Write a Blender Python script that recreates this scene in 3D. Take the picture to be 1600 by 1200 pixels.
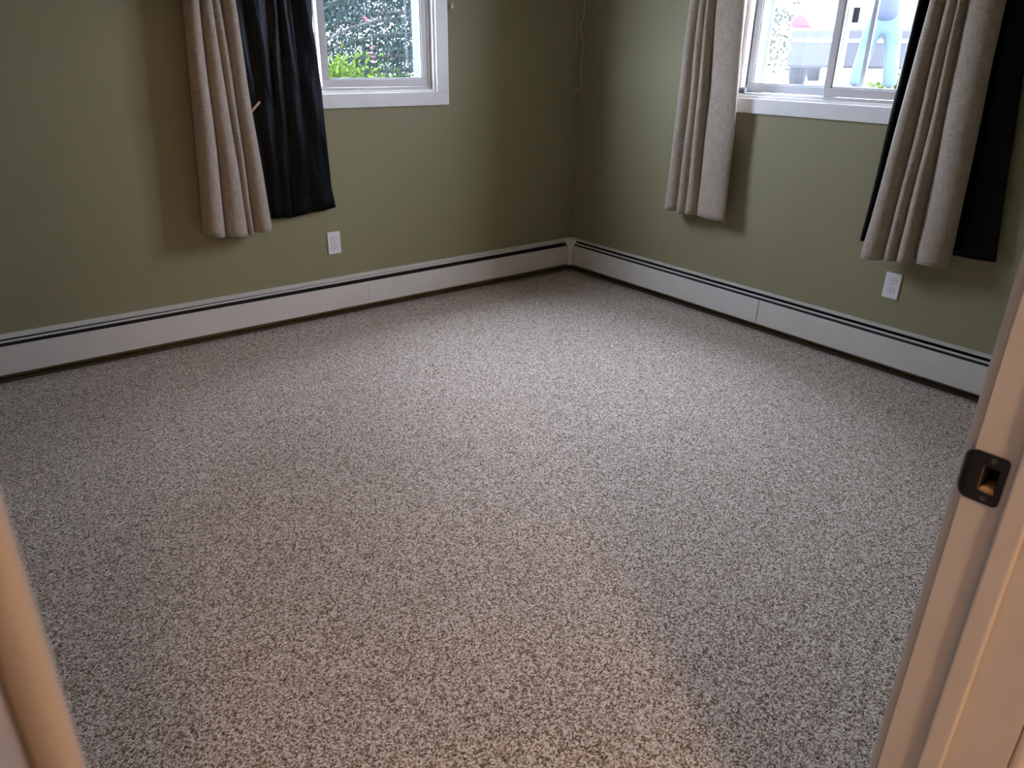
import bpy, bmesh, math, random
import numpy as np
from mathutils import Matrix, Vector
random.seed(7); rng = np.random.default_rng(11)
for o in list(bpy.data.objects): bpy.data.objects.remove(o)
SC = bpy.context.scene
COL = SC.collection

# ------------------------------------------------------------------ camera
CAM = Vector((-3.259, -3.561, 1.300))
R = Matrix(((0.7915694, 0.23919575, -0.56231955),
            (-0.61091196, 0.33129315, -0.71904897),
            (0.01429916, 0.9127049, 0.40836906)))
cd = bpy.data.cameras.new('camera'); cam = bpy.data.objects.new('camera', cd); COL.objects.link(cam)
cam.matrix_world = Matrix.Translation(CAM) @ R.to_4x4()
cd.sensor_width = 36; cd.sensor_fit = 'HORIZONTAL'; cd.lens = 1159 / 1600 * 36
cd.clip_start = 0.01; cd.clip_end = 200
cd.dof.use_dof = True; cd.dof.focus_distance = 3.4; cd.dof.aperture_fstop = 11.0
SC.camera = cam

# ------------------------------------------------------------------ sky, exposure
w = bpy.data.worlds.new('overcast_sky'); SC.world = w; w.use_nodes = True
bg = w.node_tree.nodes['Background']
bg.inputs[0].default_value = (0.685, 0.770, 1.02, 1); bg.inputs[1].default_value = 17.0
SC.view_settings.view_transform = 'Standard'; SC.view_settings.look = 'None'
SC.view_settings.exposure = 1.5; SC.view_settings.gamma = 1.0
SC.view_settings.use_curve_mapping = False
SC.cycles.max_bounces = 9; SC.cycles.diffuse_bounces = 6; SC.cycles.glossy_bounces = 3; SC.cycles.transparent_max_bounces = 12
SC.cycles.caustics_reflective = False; SC.cycles.caustics_refractive = False
LAMP_STRENGTH = 48.0
def portal(name, loc, rot, sx, sy):
    l = bpy.data.lights.new(name, 'AREA'); l.shape = 'RECTANGLE'; l.size = sx; l.size_y = sy
    l.cycles.is_portal = True
    o = bpy.data.objects.new(name, l); o.location = loc; o.rotation_euler = rot; COL.objects.link(o)
portal('window_portal', (-1.58, 0.19, 1.57), (-math.pi / 2, 0, 0), 1.14, 0.93)
portal('window_portal', (0.19, -1.60, 1.57), (0, math.pi / 2, 0), 0.93, 0.98)

# ------------------------------------------------------------------ helpers
def tag(o, label=None, cat=None, group=None, kind=None):
    if label: o['label'] = label
    if cat: o['category'] = cat
    if group: o['group'] = group
    if kind: o['kind'] = kind
    return o
def empty(name, loc=(0, 0, 0), rz=0.0):
    o = bpy.data.objects.new(name, None); COL.objects.link(o)
    o.location = loc; o.rotation_euler = (0, 0, rz); o.empty_display_size = 0.05
    return o
class MB:
    def __init__(s): s.v = []; s.f = []; s.uv = None
    def add(s, vs, fs):
        n = len(s.v); s.v += [tuple(p) for p in vs]; s.f += [tuple(i + n for i in f) for f in fs]; return s
    def box(s, a, b):
        x0, x1 = sorted((a[0], b[0])); y0, y1 = sorted((a[1], b[1])); z0, z1 = sorted((a[2], b[2]))
        return s.add([(x0,y0,z0),(x1,y0,z0),(x1,y1,z0),(x0,y1,z0),(x0,y0,z1),(x1,y0,z1),(x1,y1,z1),(x0,y1,z1)],
                     [(0,3,2,1),(4,5,6,7),(0,1,5,4),(1,2,6,5),(2,3,7,6),(3,0,4,7)])
    def cyl(s, p, q, r0, r1=None, n=16, cap=True):
        r1 = r0 if r1 is None else r1
        p = Vector(p); q = Vector(q); d = (q - p).normalized()
        u = d.orthogonal().normalized(); v = d.cross(u)
        vs = [p + (u*math.cos(2*math.pi*i/n) + v*math.sin(2*math.pi*i/n))*r0 for i in range(n)]
        vs += [q + (u*math.cos(2*math.pi*i/n) + v*math.sin(2*math.pi*i/n))*r1 for i in range(n)]
        fs = [(i, (i+1) % n, n + (i+1) % n, n + i) for i in range(n)]
        if cap: fs += [tuple(range(n-1, -1, -1)), tuple(range(n, 2*n))]
        return s.add(vs, fs)
    def tube(s, pts, r, n=8):
        pts = [Vector(p) for p in pts]; rings = []
        u = None
        for i, p in enumerate(pts):
            d = (pts[min(i+1, len(pts)-1)] - pts[max(i-1, 0)]).normalized()
            u = d.orthogonal().normalized() if u is None else (u - d*u.dot(d)).normalized()
            v = d.cross(u); rr = r[i] if isinstance(r, (list, tuple)) else r
            rings.append([p + (u*math.cos(2*math.pi*k/n) + v*math.sin(2*math.pi*k/n))*rr for k in range(n)])
        vs = [p for r_ in rings for p in r_]; fs = []
        for i in range(len(pts)-1):
            for k in range(n):
                fs.append((i*n+k, i*n+(k+1) % n, (i+1)*n+(k+1) % n, (i+1)*n+k))
        fs += [tuple(range(n-1, -1, -1)), tuple(range((len(pts)-1)*n, len(pts)*n))]
        return s.add(vs, fs)
    def lathe(s, prof, c=(0, 0, 0), n=24):
        vs = []; fs = []; m = len(prof)
        for r, z in prof:
            for k in range(n):
                a = 2*math.pi*k/n; vs.append((c[0]+r*math.cos(a), c[1]+r*math.sin(a), c[2]+z))
        for i in range(m-1):
            for k in range(n): fs.append((i*n+k, i*n+(k+1) % n, (i+1)*n+(k+1) % n, (i+1)*n+k))
        fs += [tuple(range(n-1, -1, -1)), tuple(range((m-1)*n, m*n))]
        return s.add(vs, fs)
    def prism(s, poly, f0, f1):
        """poly: list of 2-D points; f0/f1 map a point to the two end faces"""
        n = len(poly)
        vs = [f0(*p) for p in poly] + [f1(*p) for p in poly]
        fs = [tuple(range(n-1, -1, -1)), tuple(range(n, 2*n))] + [(i, (i+1) % n, n+(i+1) % n, n+i) for i in range(n)]
        return s.add(vs, fs)
    def build(s, name, m, parent=None, smooth=False, bevel=0.0, segs=2, loc=None):
        me = bpy.data.meshes.new(name); me.from_pydata([tuple(p) for p in s.v], [], s.f)
        bm = bmesh.new(); bm.from_mesh(me); bmesh.ops.recalc_face_normals(bm, faces=bm.faces)
        bm.to_mesh(me); bm.free()
        o = bpy.data.objects.new(name, me); COL.objects.link(o); me.materials.append(m)
        if smooth:
            for p in me.polygons: p.use_smooth = True
        if bevel:
            b = o.modifiers.new('bevel', 'BEVEL'); b.width = bevel; b.segments = segs; b.limit_method = 'ANGLE'; b.angle_limit = math.radians(35)
        if parent is not None:
            o.parent = parent
        if loc: o.location = loc
        return o
def lerp(a, b, t): return a + (b - a)*t

# ------------------------------------------------------------------ materials
def mat(name, col, rough=0.6, **kw):
    m = bpy.data.materials.new(name); m.use_nodes = True
    b = m.node_tree.nodes['Principled BSDF']
    b.inputs['Base Color'].default_value = (*col, 1); b.inputs['Roughness'].default_value = rough
    for k, v in kw.items(): b.inputs[k.replace('_', ' ')].default_value = v
    return m
def nodes(m): return m.node_tree.nodes, m.node_tree.links, m.node_tree.nodes['Principled BSDF']
def coords(m, kind='Object', scale=(1, 1, 1)):
    n, l, b = nodes(m); t = n.new('ShaderNodeTexCoord'); mp = n.new('ShaderNodeMapping')
    mp.inputs['Scale'].default_value = scale; l.new(t.outputs[kind], mp.inputs[0]); return mp.outputs[0]
def noise(m, vec, scale, detail=3, rough=0.5):
    n, l, b = nodes(m); t = n.new('ShaderNodeTexNoise'); t.inputs['Scale'].default_value = scale
    t.inputs['Detail'].default_value = detail; t.inputs['Roughness'].default_value = rough
    l.new(vec, t.inputs['Vector']); return t.outputs['Fac']
def ramp(m, fac, stops):
    n, l, b = nodes(m); r = n.new('ShaderNodeValToRGB'); e = r.color_ramp.elements
    while len(e) < len(stops): e.new(0.5)
    for i, (p, c) in enumerate(stops): e[i].position = p; e[i].color = (*c, 1)
    l.new(fac, r.inputs[0]); return r.outputs[0]
def bump(m, h, strength, dist):
    n, l, b = nodes(m); t = n.new('ShaderNodeBump'); t.inputs['Strength'].default_value = strength
    t.inputs['Distance'].default_value = dist; l.new(h, t.inputs['Height']); l.new(t.outputs[0], b.inputs['Normal']); return t
def base(m, out):
    n, l, b = nodes(m); l.new(out, b.inputs['Base Color'])

def wall_paint():
    m = mat('olive_wall_paint', (0.30, 0.29, 0.16), 0.62); v = coords(m)
    base(m, ramp(m, noise(m, v, 1.7, 3), [(0.3, (0.245, 0.222, 0.120)), (0.7, (0.265, 0.240, 0.132))]))
    bump(m, noise(m, v, 170, 3, 0.6), 0.12, 0.004)
    nodes(m)[2].inputs['Specular IOR Level'].default_value = 0.35
    return m
def carpet():
    m = mat('speckled_carpet', (0.4, 0.35, 0.3), 0.95)
    n, l, b = nodes(m); v = coords(m)
    # wobble the cells a little so that the tufts are not polygons
    nz = n.new('ShaderNodeTexNoise'); nz.inputs['Scale'].default_value = 240; nz.inputs['Detail'].default_value = 2
    l.new(v, nz.inputs['Vector'])
    mx = n.new('ShaderNodeMix'); mx.data_type = 'VECTOR'; mx.inputs['Factor'].default_value = 0.006
    l.new(v, mx.inputs['A']); l.new(nz.outputs['Color'], mx.inputs['B'])
    vo = n.new('ShaderNodeTexVoronoi'); vo.inputs['Scale'].default_value = 300; vo.inputs['Randomness'].default_value = 1.0
    l.new(mx.outputs['Result'], vo.inputs['Vector'])
    sep = n.new('ShaderNodeSeparateColor'); l.new(vo.outputs['Color'], sep.inputs[0])
    big = noise(m, v, 75, 2)
    ad = n.new('ShaderNodeMath'); ad.operation = 'MULTIPLY_ADD'; ad.inputs[1].default_value = 0.84
    l.new(sep.outputs['Red'], ad.inputs[0])
    sc = n.new('ShaderNodeMath'); sc.operation = 'MULTIPLY'; sc.inputs[1].default_value = 0.16; l.new(big, sc.inputs[0])
    l.new(sc.outputs[0], ad.inputs[2])
    c = ramp(m, ad.outputs[0], [(0.12, (0.10, 0.066, 0.034)), (0.32, (0.255, 0.180, 0.112)), (0.54, (0.56, 0.438, 0.345)), (0.80, (0.89, 0.765, 0.67))])
    base(m, c)
    inv = n.new('ShaderNodeMath'); inv.operation = 'SUBTRACT'; inv.inputs[0].default_value = 1.0
    l.new(vo.outputs['Distance'], inv.inputs[1])
    ad2 = n.new('ShaderNodeMath'); ad2.operation = 'ADD'; l.new(inv.outputs[0], ad2.inputs[0]); l.new(sep.outputs['Green'], ad2.inputs[1])
    bump(m, ad2.outputs[0], 0.55, 0.004)
    b.inputs['Sheen Weight'].default_value = 0.1; b.inputs['Sheen Roughness'].default_value = 0.5
    b.inputs['Specular IOR Level'].default_value = 0.1
    return m
def linen(name, c0, c1):
    m = mat(name, c0, 0.9); n, l, b = nodes(m)
    vu = coords(m, 'UV', (1, 1, 1))
    a = n.new('ShaderNodeMapping'); a.inputs['Scale'].default_value = (430, 22, 1); l.new(vu, a.inputs[0])
    c = n.new('ShaderNodeMapping'); c.inputs['Scale'].default_value = (26, 380, 1); l.new(vu, c.inputs[0])
    f1 = noise(m, a.outputs[0], 1.0, 2); f2 = noise(m, c.outputs[0], 1.0, 2)
    ad = n.new('ShaderNodeMath'); ad.operation = 'ADD'; l.new(f1, ad.inputs[0]); l.new(f2, ad.inputs[1])
    hf = n.new('ShaderNodeMath'); hf.operation = 'MULTIPLY'; hf.inputs[1].default_value = 0.5; l.new(ad.outputs[0], hf.inputs[0])
    base(m, ramp(m, hf.outputs[0], [(0.36, c0), (0.64, c1)]))
    bump(m, hf.outputs[0], 0.75, 0.004)
    b.inputs['Sheen Weight'].default_value = 0.25
    return m
def satin():
    m = mat('black_satin', (0.0022, 0.0020, 0.0021), 0.40); v = coords(m, 'UV', (7, 2.2, 1))
    bump(m, noise(m, v, 2.2, 3), 0.30, 0.02)
    nodes(m)[2].inputs['Specular IOR Level'].default_value = 0.11
    return m
def metal_white():
    m = mat('cream_enamel', (0.62, 0.585, 0.53), 0.42); v = coords(m)
    base(m, ramp(m, noise(m, v, 5, 4), [(0.3, (0.60, 0.565, 0.51)), (0.7, (0.65, 0.615, 0.56))]))
    bump(m, noise(m, v, 60, 2), 0.05, 0.002); return m
def wood(name, c0, c1, sc=(1, 1, 1)):
    m = mat(name, c0, 0.75); v = coords(m, 'Object', sc)
    base(m, ramp(m, noise(m, v, 9, 5, 0.65), [(0.3, c0), (0.7, c1)])); bump(m, noise(m, v, 40, 3), 0.2, 0.002); return m
def ding(m, v, k):
    n, l, b = nodes(m)
    a = ramp(m, noise(m, v, 11, 4), [(0.25, (0.69*k, 0.66*k, 0.62*k)), (0.6, (0.735*k, 0.71*k, 0.68*k))])
    f = ramp(m, noise(m, v, 46, 2, 0.4), [(0.765, (0, 0, 0)), (0.80, (1, 1, 1))])
    mx = n.new('ShaderNodeMix'); mx.data_type = 'RGBA'; l.new(f, mx.inputs['Factor']); l.new(a, mx.inputs[6]); mx.inputs[7].default_value = (0.30, 0.20, 0.11, 1)
    base(m, mx.outputs[2])
def trim_paint(nm='white_trim_paint', k=1.0):
    m = mat(nm, (0.72, 0.70, 0.67), 0.38); v = coords(m)
    ding(m, v, k) if k < 1 else base(m, ramp(m, noise(m, v, 11, 4), [(0.25, (0.69*k, 0.66*k, 0.62*k)), (0.6, (0.735*k, 0.71*k, 0.68*k))]))
    bump(m, noise(m, v, 70, 3), 0.10, 0.003); return m
def glass(name, haze):
    m = bpy.data.materials.new(name); m.use_nodes = True; n = m.node_tree.nodes; l = m.node_tree.links
    n.clear(); out = n.new('ShaderNodeOutputMaterial')
    tr = n.new('ShaderNodeBsdfTransparent'); tr.inputs[0].default_value = (0.95, 0.97, 0.97, 1)
    dif = n.new('ShaderNodeBsdfTranslucent'); dif.inputs[0].default_value = (0.85, 0.88, 0.9, 1)
    tc = n.new('ShaderNodeTexCoord'); nz = n.new('ShaderNodeTexNoise'); nz.inputs['Scale'].default_value = 26; nz.inputs['Detail'].default_value = 6
    l.new(tc.outputs['Object'], nz.inputs['Vector'])
    mr = n.new('ShaderNodeMapRange'); mr.inputs[1].default_value = 0.3; mr.inputs[2].default_value = 0.75
    mr.inputs[3].default_value = haze*0.8; mr.inputs[4].default_value = haze*1.3; l.new(nz.outputs['Fac'], mr.inputs[0])
    m1 = n.new('ShaderNodeMixShader'); l.new(mr.outputs[0], m1.inputs[0]); l.new(tr.outputs[0], m1.inputs[1]); l.new(dif.outputs[0], m1.inputs[2])
    gl = n.new('ShaderNodeBsdfGlossy'); gl.inputs['Roughness'].default_value = 0.02
    m2 = n.new('ShaderNodeMixShader'); m2.inputs[0].default_value = 0.05
    l.new(m1.outputs[0], m2.inputs[1]); l.new(gl.outputs[0], m2.inputs[2]); l.new(m2.outputs[0], out.inputs[0])
    return m
def leafmat(name, c0, c1, trans=0.35):
    m = bpy.data.materials.new(name); m.use_nodes = True; n = m.node_tree.nodes; l = m.node_tree.links
    n.clear(); out = n.new('ShaderNodeOutputMaterial'); g = n.new('ShaderNodeNewGeometry')
    r = n.new('ShaderNodeValToRGB'); r.color_ramp.elements[0].color = (*c0, 1); r.color_ramp.elements[1].color = (*c1, 1)
    l.new(g.outputs['Random Per Island'], r.inputs[0])
    d = n.new('ShaderNodeBsdfDiffuse'); t = n.new('ShaderNodeBsdfTranslucent'); mx = n.new('ShaderNodeMixShader'); mx.inputs[0].default_value = trans
    l.new(r.outputs[0], d.inputs[0]); l.new(r.outputs[0], t.inputs[0]); l.new(d.outputs[0], mx.inputs[1]); l.new(t.outputs[0], mx.inputs[2])
    l.new(mx.outputs[0], out.inputs[0]); return m
def emit(name, col, s):
    m = bpy.data.materials.new(name); m.use_nodes = True; b = m.node_tree.nodes['Principled BSDF']
    b.inputs['Base Color'].default_value = (0.9, 0.88, 0.82, 1); b.inputs['Emission Color'].default_value = (*col, 1); b.inputs['Emission Strength'].default_value = s; return m

M = dict(
    frame_paint=trim_paint('cream_door_frame_paint', 0.74),
    wall=wall_paint(), carpet=carpet(), trim=trim_paint(), enamel=metal_white(),
    vinyl=mat('window_vinyl', (0.52, 0.485, 0.455), 0.42), outvinyl=mat('white_outer_vinyl', (0.45, 0.46, 0.47), 0.45), bar=mat('grille_white', (0.30, 0.31, 0.32), 0.5), outline=mat('darkened_outer_frame', (0.014, 0.015, 0.017), 0.7),  # outer frame and lining darkened in colour to offset the bright sky
    ceiling=mat('ceiling_white', (0.66, 0.65, 0.62), 0.9), hall=mat('hall_wall_paint', (0.62, 0.56, 0.48), 0.8),
    dark=mat('recess_shade', (0.03, 0.03, 0.03), 0.6), black=mat('black_plastic', (0.012, 0.012, 0.013), 0.45),
    slot=mat('slot_black', (0.01, 0.009, 0.008), 0.8), plastic=mat('outlet_plastic', (0.74, 0.72, 0.72), 0.32),
    bronze=mat('dark_bronze', (0.018, 0.014, 0.012), 0.42, Metallic=0.6), screw=mat('worn_screw', (0.12, 0.11, 0.10), 0.38, Metallic=0.8),
    steel=mat('nickel_screw', (0.55, 0.54, 0.52), 0.35, Metallic=0.8),
    rawwood=wood('raw_splintered_wood', (0.42, 0.25, 0.10), (0.60, 0.40, 0.19)),
    strip=wood('stained_floor_strip', (0.060, 0.038, 0.020), (0.13, 0.085, 0.050), (1, 1, 1)),
    dowel=wood('pale_dowel', (0.50, 0.30, 0.17), (0.62, 0.40, 0.25)),
    linen=linen('oatmeal_linen', (0.245, 0.190, 0.138), (0.44, 0.365, 0.285)), satin=satin(),
    clear=glass('window_glass', 0.002), hazy=glass('hazy_glass', 0.009),  # second pane has a stronger, uneven translucent share mixed in
    cord=mat('painted_cord', (0.46, 0.45, 0.33), 0.6), whitecord=mat('white_cord', (0.75, 0.74, 0.70), 0.6),
    rod=mat('dark_curtain_rod', (0.05, 0.04, 0.035), 0.4, Metallic=0.7), knob=mat('grey_rubber', (0.10, 0.105, 0.115), 0.6),
    crumb=mat('plaster_crumb', (0.55, 0.53, 0.50), 0.9), hallfloor=wood('hall_oak_floor', (0.30, 0.19, 0.10), (0.40, 0.27, 0.15), (8, 1, 1)),
    door=mat('white_door_paint', (0.72, 0.70, 0.67), 0.4), brass=mat('hinge_metal', (0.05, 0.045, 0.04), 0.4, Metallic=0.8),
)

# ------------------------------------------------------------------ the room
CX, CY = CAM.x, CAM.y
JR = CX + 0.81            # face of the strike-side jamb
JL = CX - 0.0141          # face of the hinge-side jamb
YR = CY + 0.2415          # room face of the door wall
YH = CY + 0.119           # hall face of the door wall
XW = -4.25                # wall on the far left, out of frame
H = 2.42; T = 0.20
HX0, HX1, HY0 = -4.60, -1.7, -6.6
WL = dict(a=-2.150, b=-1.015, z0=1.105, z1=2.03)   # opening in the left wall (x)
WR = dict(a=-2.085, b=-1.120, z0=1.113, z1=2.03)   # opening in the right wall (y)

MB().box((XW - 0.1, YH, -0.12), (0.0, 0.0, 0.0)).build('floor', M['carpet'])['kind'] = 'structure'
MB().box((HX0 - 0.1, HY0 - 0.1, -0.12), (HX1 + 0.1, YH, 0.0)).build('floor', M['hallfloor'])['kind'] = 'structure'
MB().box((HX0 - 0.1, HY0 - 0.1, H), (T, T, H + 0.14)).build('ceiling', M['ceiling'])['kind'] = 'structure'
b = MB()   # left wall in view (window over the left heater)
b.box((XW - 0.1, 0, -0.1), (WL['a'], T, H)).box((WL['b'], 0, -0.1), (T, T, H))
b.box((WL['a'], 0, -0.1), (WL['b'], T, WL['z0'])).box((WL['a'], 0, WL['z1']), (WL['b'], T, H))
b.build('wall_left', M['wall'])['kind'] = 'structure'
b = MB()
b.box((0, HY0, -0.1), (T, WR['a'], H)).box((0, WR['b'], -0.1), (T, 0, H))
b.box((0, WR['a'], -0.1), (T, WR['b'], WR['z0'])).box((0, WR['a'], WR['z1']), (T, WR['b'], H))
b.build('wall_right', M['wall'])['kind'] = 'structure'
MB().box((XW - 0.1, YR, -0.1), (XW, 0, H)).build('wall_back', M['wall'])['kind'] = 'structure'
ROUGH = 0.03
b = MB()
b.box((XW - 0.1, YH, -0.1), (JL - ROUGH, YR, H)).box((JR + 0.045, YH, -0.1), (0, YR, H)).box((JL - ROUGH, YH, 2.07), (JR + 0.045, YR, H))
b.build('wall_door', M['wall'])['kind'] = 'structure'
# hall behind the camera
for nm, a_, c_ in (('wall_hall_left', (HX0 - 0.1, HY0, 0), (HX0, YH, H)), ('wall_hall_right', (HX1, HY0, 0), (HX1 + 0.1, YH, H)), ('wall_hall_back', (HX0 - 0.1, HY0 - 0.1, 0), (HX1 + 0.1, HY0, H))):
    MB().box(a_, c_).build(nm, M['hall'])['kind'] = 'structure'
MB().box((HX0, YH - 0.006, 0), (JL - 0.05, YH, H)).box((JR + 0.05, YH - 0.006, 0), (HX1, YH, H)).box((JL - 0.05, YH - 0.006, 2.1), (JR + 0.05, YH, H)).build('wall_hall_front', M['hall'])['kind'] = 'structure'

# ------------------------------------------------------------------ door frame with strike plate
df = empty('trim_1', (JR, YH, 0)); df['kind'] = 'structure'; df['label'] = 'white painted door frame around the doorway'
def at(o, par):   # parent keeping the world coordinates the mesh was written in
    o.parent = par; o.matrix_parent_inverse = par.matrix_world.inverted() if False else Matrix.Translation(-Vector(par.location)) if par.rotation_euler[2] == 0 else par.matrix_basis.inverted()
    return o
HOLE = (CY + 0.2120, CY + 0.2285, 0.8815, 0.9125)
b = MB(); th = 0.019
b.box((JR, YH, 0), (JR + th, YR, HOLE[2])).box((JR, YH, HOLE[3]), (JR + th, YR, 2.05))
b.box((JR, YH, HOLE[2]), (JR + th, HOLE[0], HOLE[3])).box((JR, HOLE[1], HOLE[2]), (JR + th, YR, HOLE[3]))
at(b.build('strike_jamb', M['frame_paint']), df)
at(MB().box((JL - th, YH, 0), (JL, YR, 2.05)).build('hinge_jamb', M['frame_paint'], bevel=0.0015), df)
at(MB().box((JL, YH, 2.032), (JR, YR, 2.05)).build('head_jamb', M['frame_paint'], bevel=0.0015), df)
s0, s1, st = CY + 0.1735, CY + 0.198, 0.0115
at(MB().box((JR - st, s0, 0), (JR, s1, 2.02)).build('stop', M['frame_paint'], bevel=0.0035, segs=3), df)
at(MB().box((JL, s0, 0), (JL + st - 0.0005, s1, 2.02)).build('stop', M['frame_paint'], bevel=0.0035, segs=3), df)
at(MB().box((JL, s0, 2.02), (JR, s1, 2.032)).build('stop', M['frame_paint'], bevel=0.0025), df)
def casing(x0, x1, yface, out, name):
    return at(MB().box((x0, yface, 0), (x1, yface + out, 2.10)).build(name, M['frame_paint'], bevel=0.0065, segs=4), df)
casing(JR + 0.009, JR + 0.066, YR, 0.0145, 'casing'); casing(JL - 0.064, JL - 0.0055, YR, 0.0135, 'casing')
casing(JR + 0.0055, JR + 0.064, YH, -0.0145, 'casing'); casing(JL - 0.064, JL - 0.0055, YH, -0.0145, 'casing')
for yf, o_ in ((YR, 0.0135), (YH, -0.0145)):
    at(MB().box((JL - 0.064, yf, 2.0375), (JR + 0.064, yf + o_, 2.10)).build('head_casing', M['frame_paint'], bevel=0.003), df)
# strike plate: a ring of quads around a D-shaped hole, its lip rolled round the jamb edge
sp = empty('strike_plate', (JR - 0.0015, CY + 0.224, 0.898))
tag(sp, 'dark bronze strike plate with curved lip on the door jamb', 'strike plate')
def strike():
    zc = 0.898; hz = 0.0285; ya, yb = CY + 0.2055, CY + 0.2490; hy0, hy1, hz0, hz1 = HOLE
    outer = []; rr = 0.006; rl = 0.013
    def arc(cy, cz, r, a0, a1, n=8): return [(cy + r*math.cos(lerp(a0, a1, i/n)), cz + r*math.sin(lerp(a0, a1, i/n))) for i in range(n+1)]
    outer += arc(yb - rl, zc + hz - rl, rl, 0, math.pi/2) + arc(ya + rr, zc + hz - rr, rr, math.pi/2, math.pi)
    outer += arc(ya + rr, zc - hz + rr, rr, math.pi, 1.5*math.pi) + arc(yb - rl, zc - hz + rl, rl, 1.5*math.pi, 2*math.pi)
    cyh, czh = (hy0+hy1)/2, (hz0+hz1)/2
    inner = []
    for (y, z) in outer:
        dy, dz = y - cyh, z - czh; k = min((hy1-cyh)/max(abs(dy), 1e-6), (hz1-czh)/max(abs(dz), 1e-6)); inner.append((cyh+dy*k, czh+dz*k))
    b = MB(); n = len(outer); rings = []
    K = 10
    def xof(y):
        t = (y - (CY + 0.2390))
        return JR - 0.0018 + (0 if t <= 0 else 0.5*t*t/0.010)
    for k in range(K+1):
        rings.append([(xof(lerp(i_[0], o_[0], k/K)), lerp(i_[0], o_[0], k/K), lerp(i_[1], o_[1], k/K)) for i_, o_ in zip(inner, outer)])
    vs = [p for r_ in rings for p in r_]
    fs = [(k*n+i, k*n+(i+1) % n, (k+1)*n+(i+1) % n, (k+1)*n+i) for k in range(K) for i in range(n)]
    b.add(vs, fs)
    o = b.build('plate', M['bronze'], smooth=True); at(o, sp)
    so = o.modifiers.new('thick', 'SOLIDIFY'); so.thickness = 0.0017; so.offset = 0
    for dz in (0.0225, -0.0225):
        c = (JR - 0.0025, CY + 0.2205, 0.898 + dz)
        q = MB().cyl((JR - 0.0012, c[1], c[2]), (JR - 0.0033, c[1], c[2]), 0.0036, 0.0028, 14)
        so_ = at(q.build('screw', M['screw']), sp)
        at(MB().box((JR - 0.0036, c[1] - 0.0024, c[2] - 0.0004), (JR - 0.0032, c[1] + 0.0024, c[2] + 0.0004)).build('screw_slot', M['slot']), sp)
    # raw wood left in the lower part of the mortise, and dark boxes that paint the hole's shade
    q = MB(); pts = []
    for i in range(9):
        a = math.pi*i/8; pts.append((cyh - 0.0080*math.cos(a), 0.8818 + 0.0065*math.sin(a)**0.7))
    q.prism(pts, lambda y, z: (JR + 0.001, y, z), lambda y, z: (JR + 0.022, y, z))
    at(q.build('mortise_wood', M['rawwood'], smooth=False, bevel=0.001), sp)
    at(MB().box((JR + 0.024, hy0 - 0.004, hz0 - 0.004), (JR + 0.028, hy1 + 0.004, hz1 + 0.004)).build('dark_backing', M['slot']), sp)
    at(MB().box((JR + 0.0002, hy0, hz0), (JR + 0.024, hy0 + 0.0012, hz1)).box((JR + 0.0002, hy1 - 0.0012, hz0), (JR + 0.024, hy1, hz1)).box((JR + 0.0002, hy0, hz1 - 0.0012), (JR + 0.024, hy1, hz1)).build('dark_liner', M['slot']), sp)
strike()
# the open door, swung into the room against the far-left side (out of frame)
dr = empty('door_1', (JL - 0.010, YR + 0.016, 0.012), math.radians(14)); dr['kind'] = 'structure'
def dbox(a, c, name, m, bev=0.002, par=None):
    o = MB().box(a, c).build(name, m, bevel=bev); o.parent = par or dr; return o
dbox((-0.040, 0, 0), (-0.005, 0.79, 2.01), 'slab', M['door'])
for z0, z1 in ((0.2, 0.9), (1.05, 1.85)):
    for y0 in (0.11, 0.43): dbox((-0.005, y0, z0), (-0.001, y0 + 0.25, z1), 'panel', M['door'])
for z in (0.2, 1.0, 1.8): 
    o = MB().cyl((0.001, -0.002, z - 0.045), (0.001, -0.002, z + 0.045), 0.006).build('hinge', M['brass']); o.parent = dr
o = MB().cyl((-0.005, 0.73, 0.89), (0.035, 0.73, 0.89), 0.011).cyl((0.035, 0.73, 0.89), (0.06, 0.73, 0.89), 0.026, 0.024, 20).build('door_knob', M['bronze'], smooth=False, bevel=0.003); o.parent = dr

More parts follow.
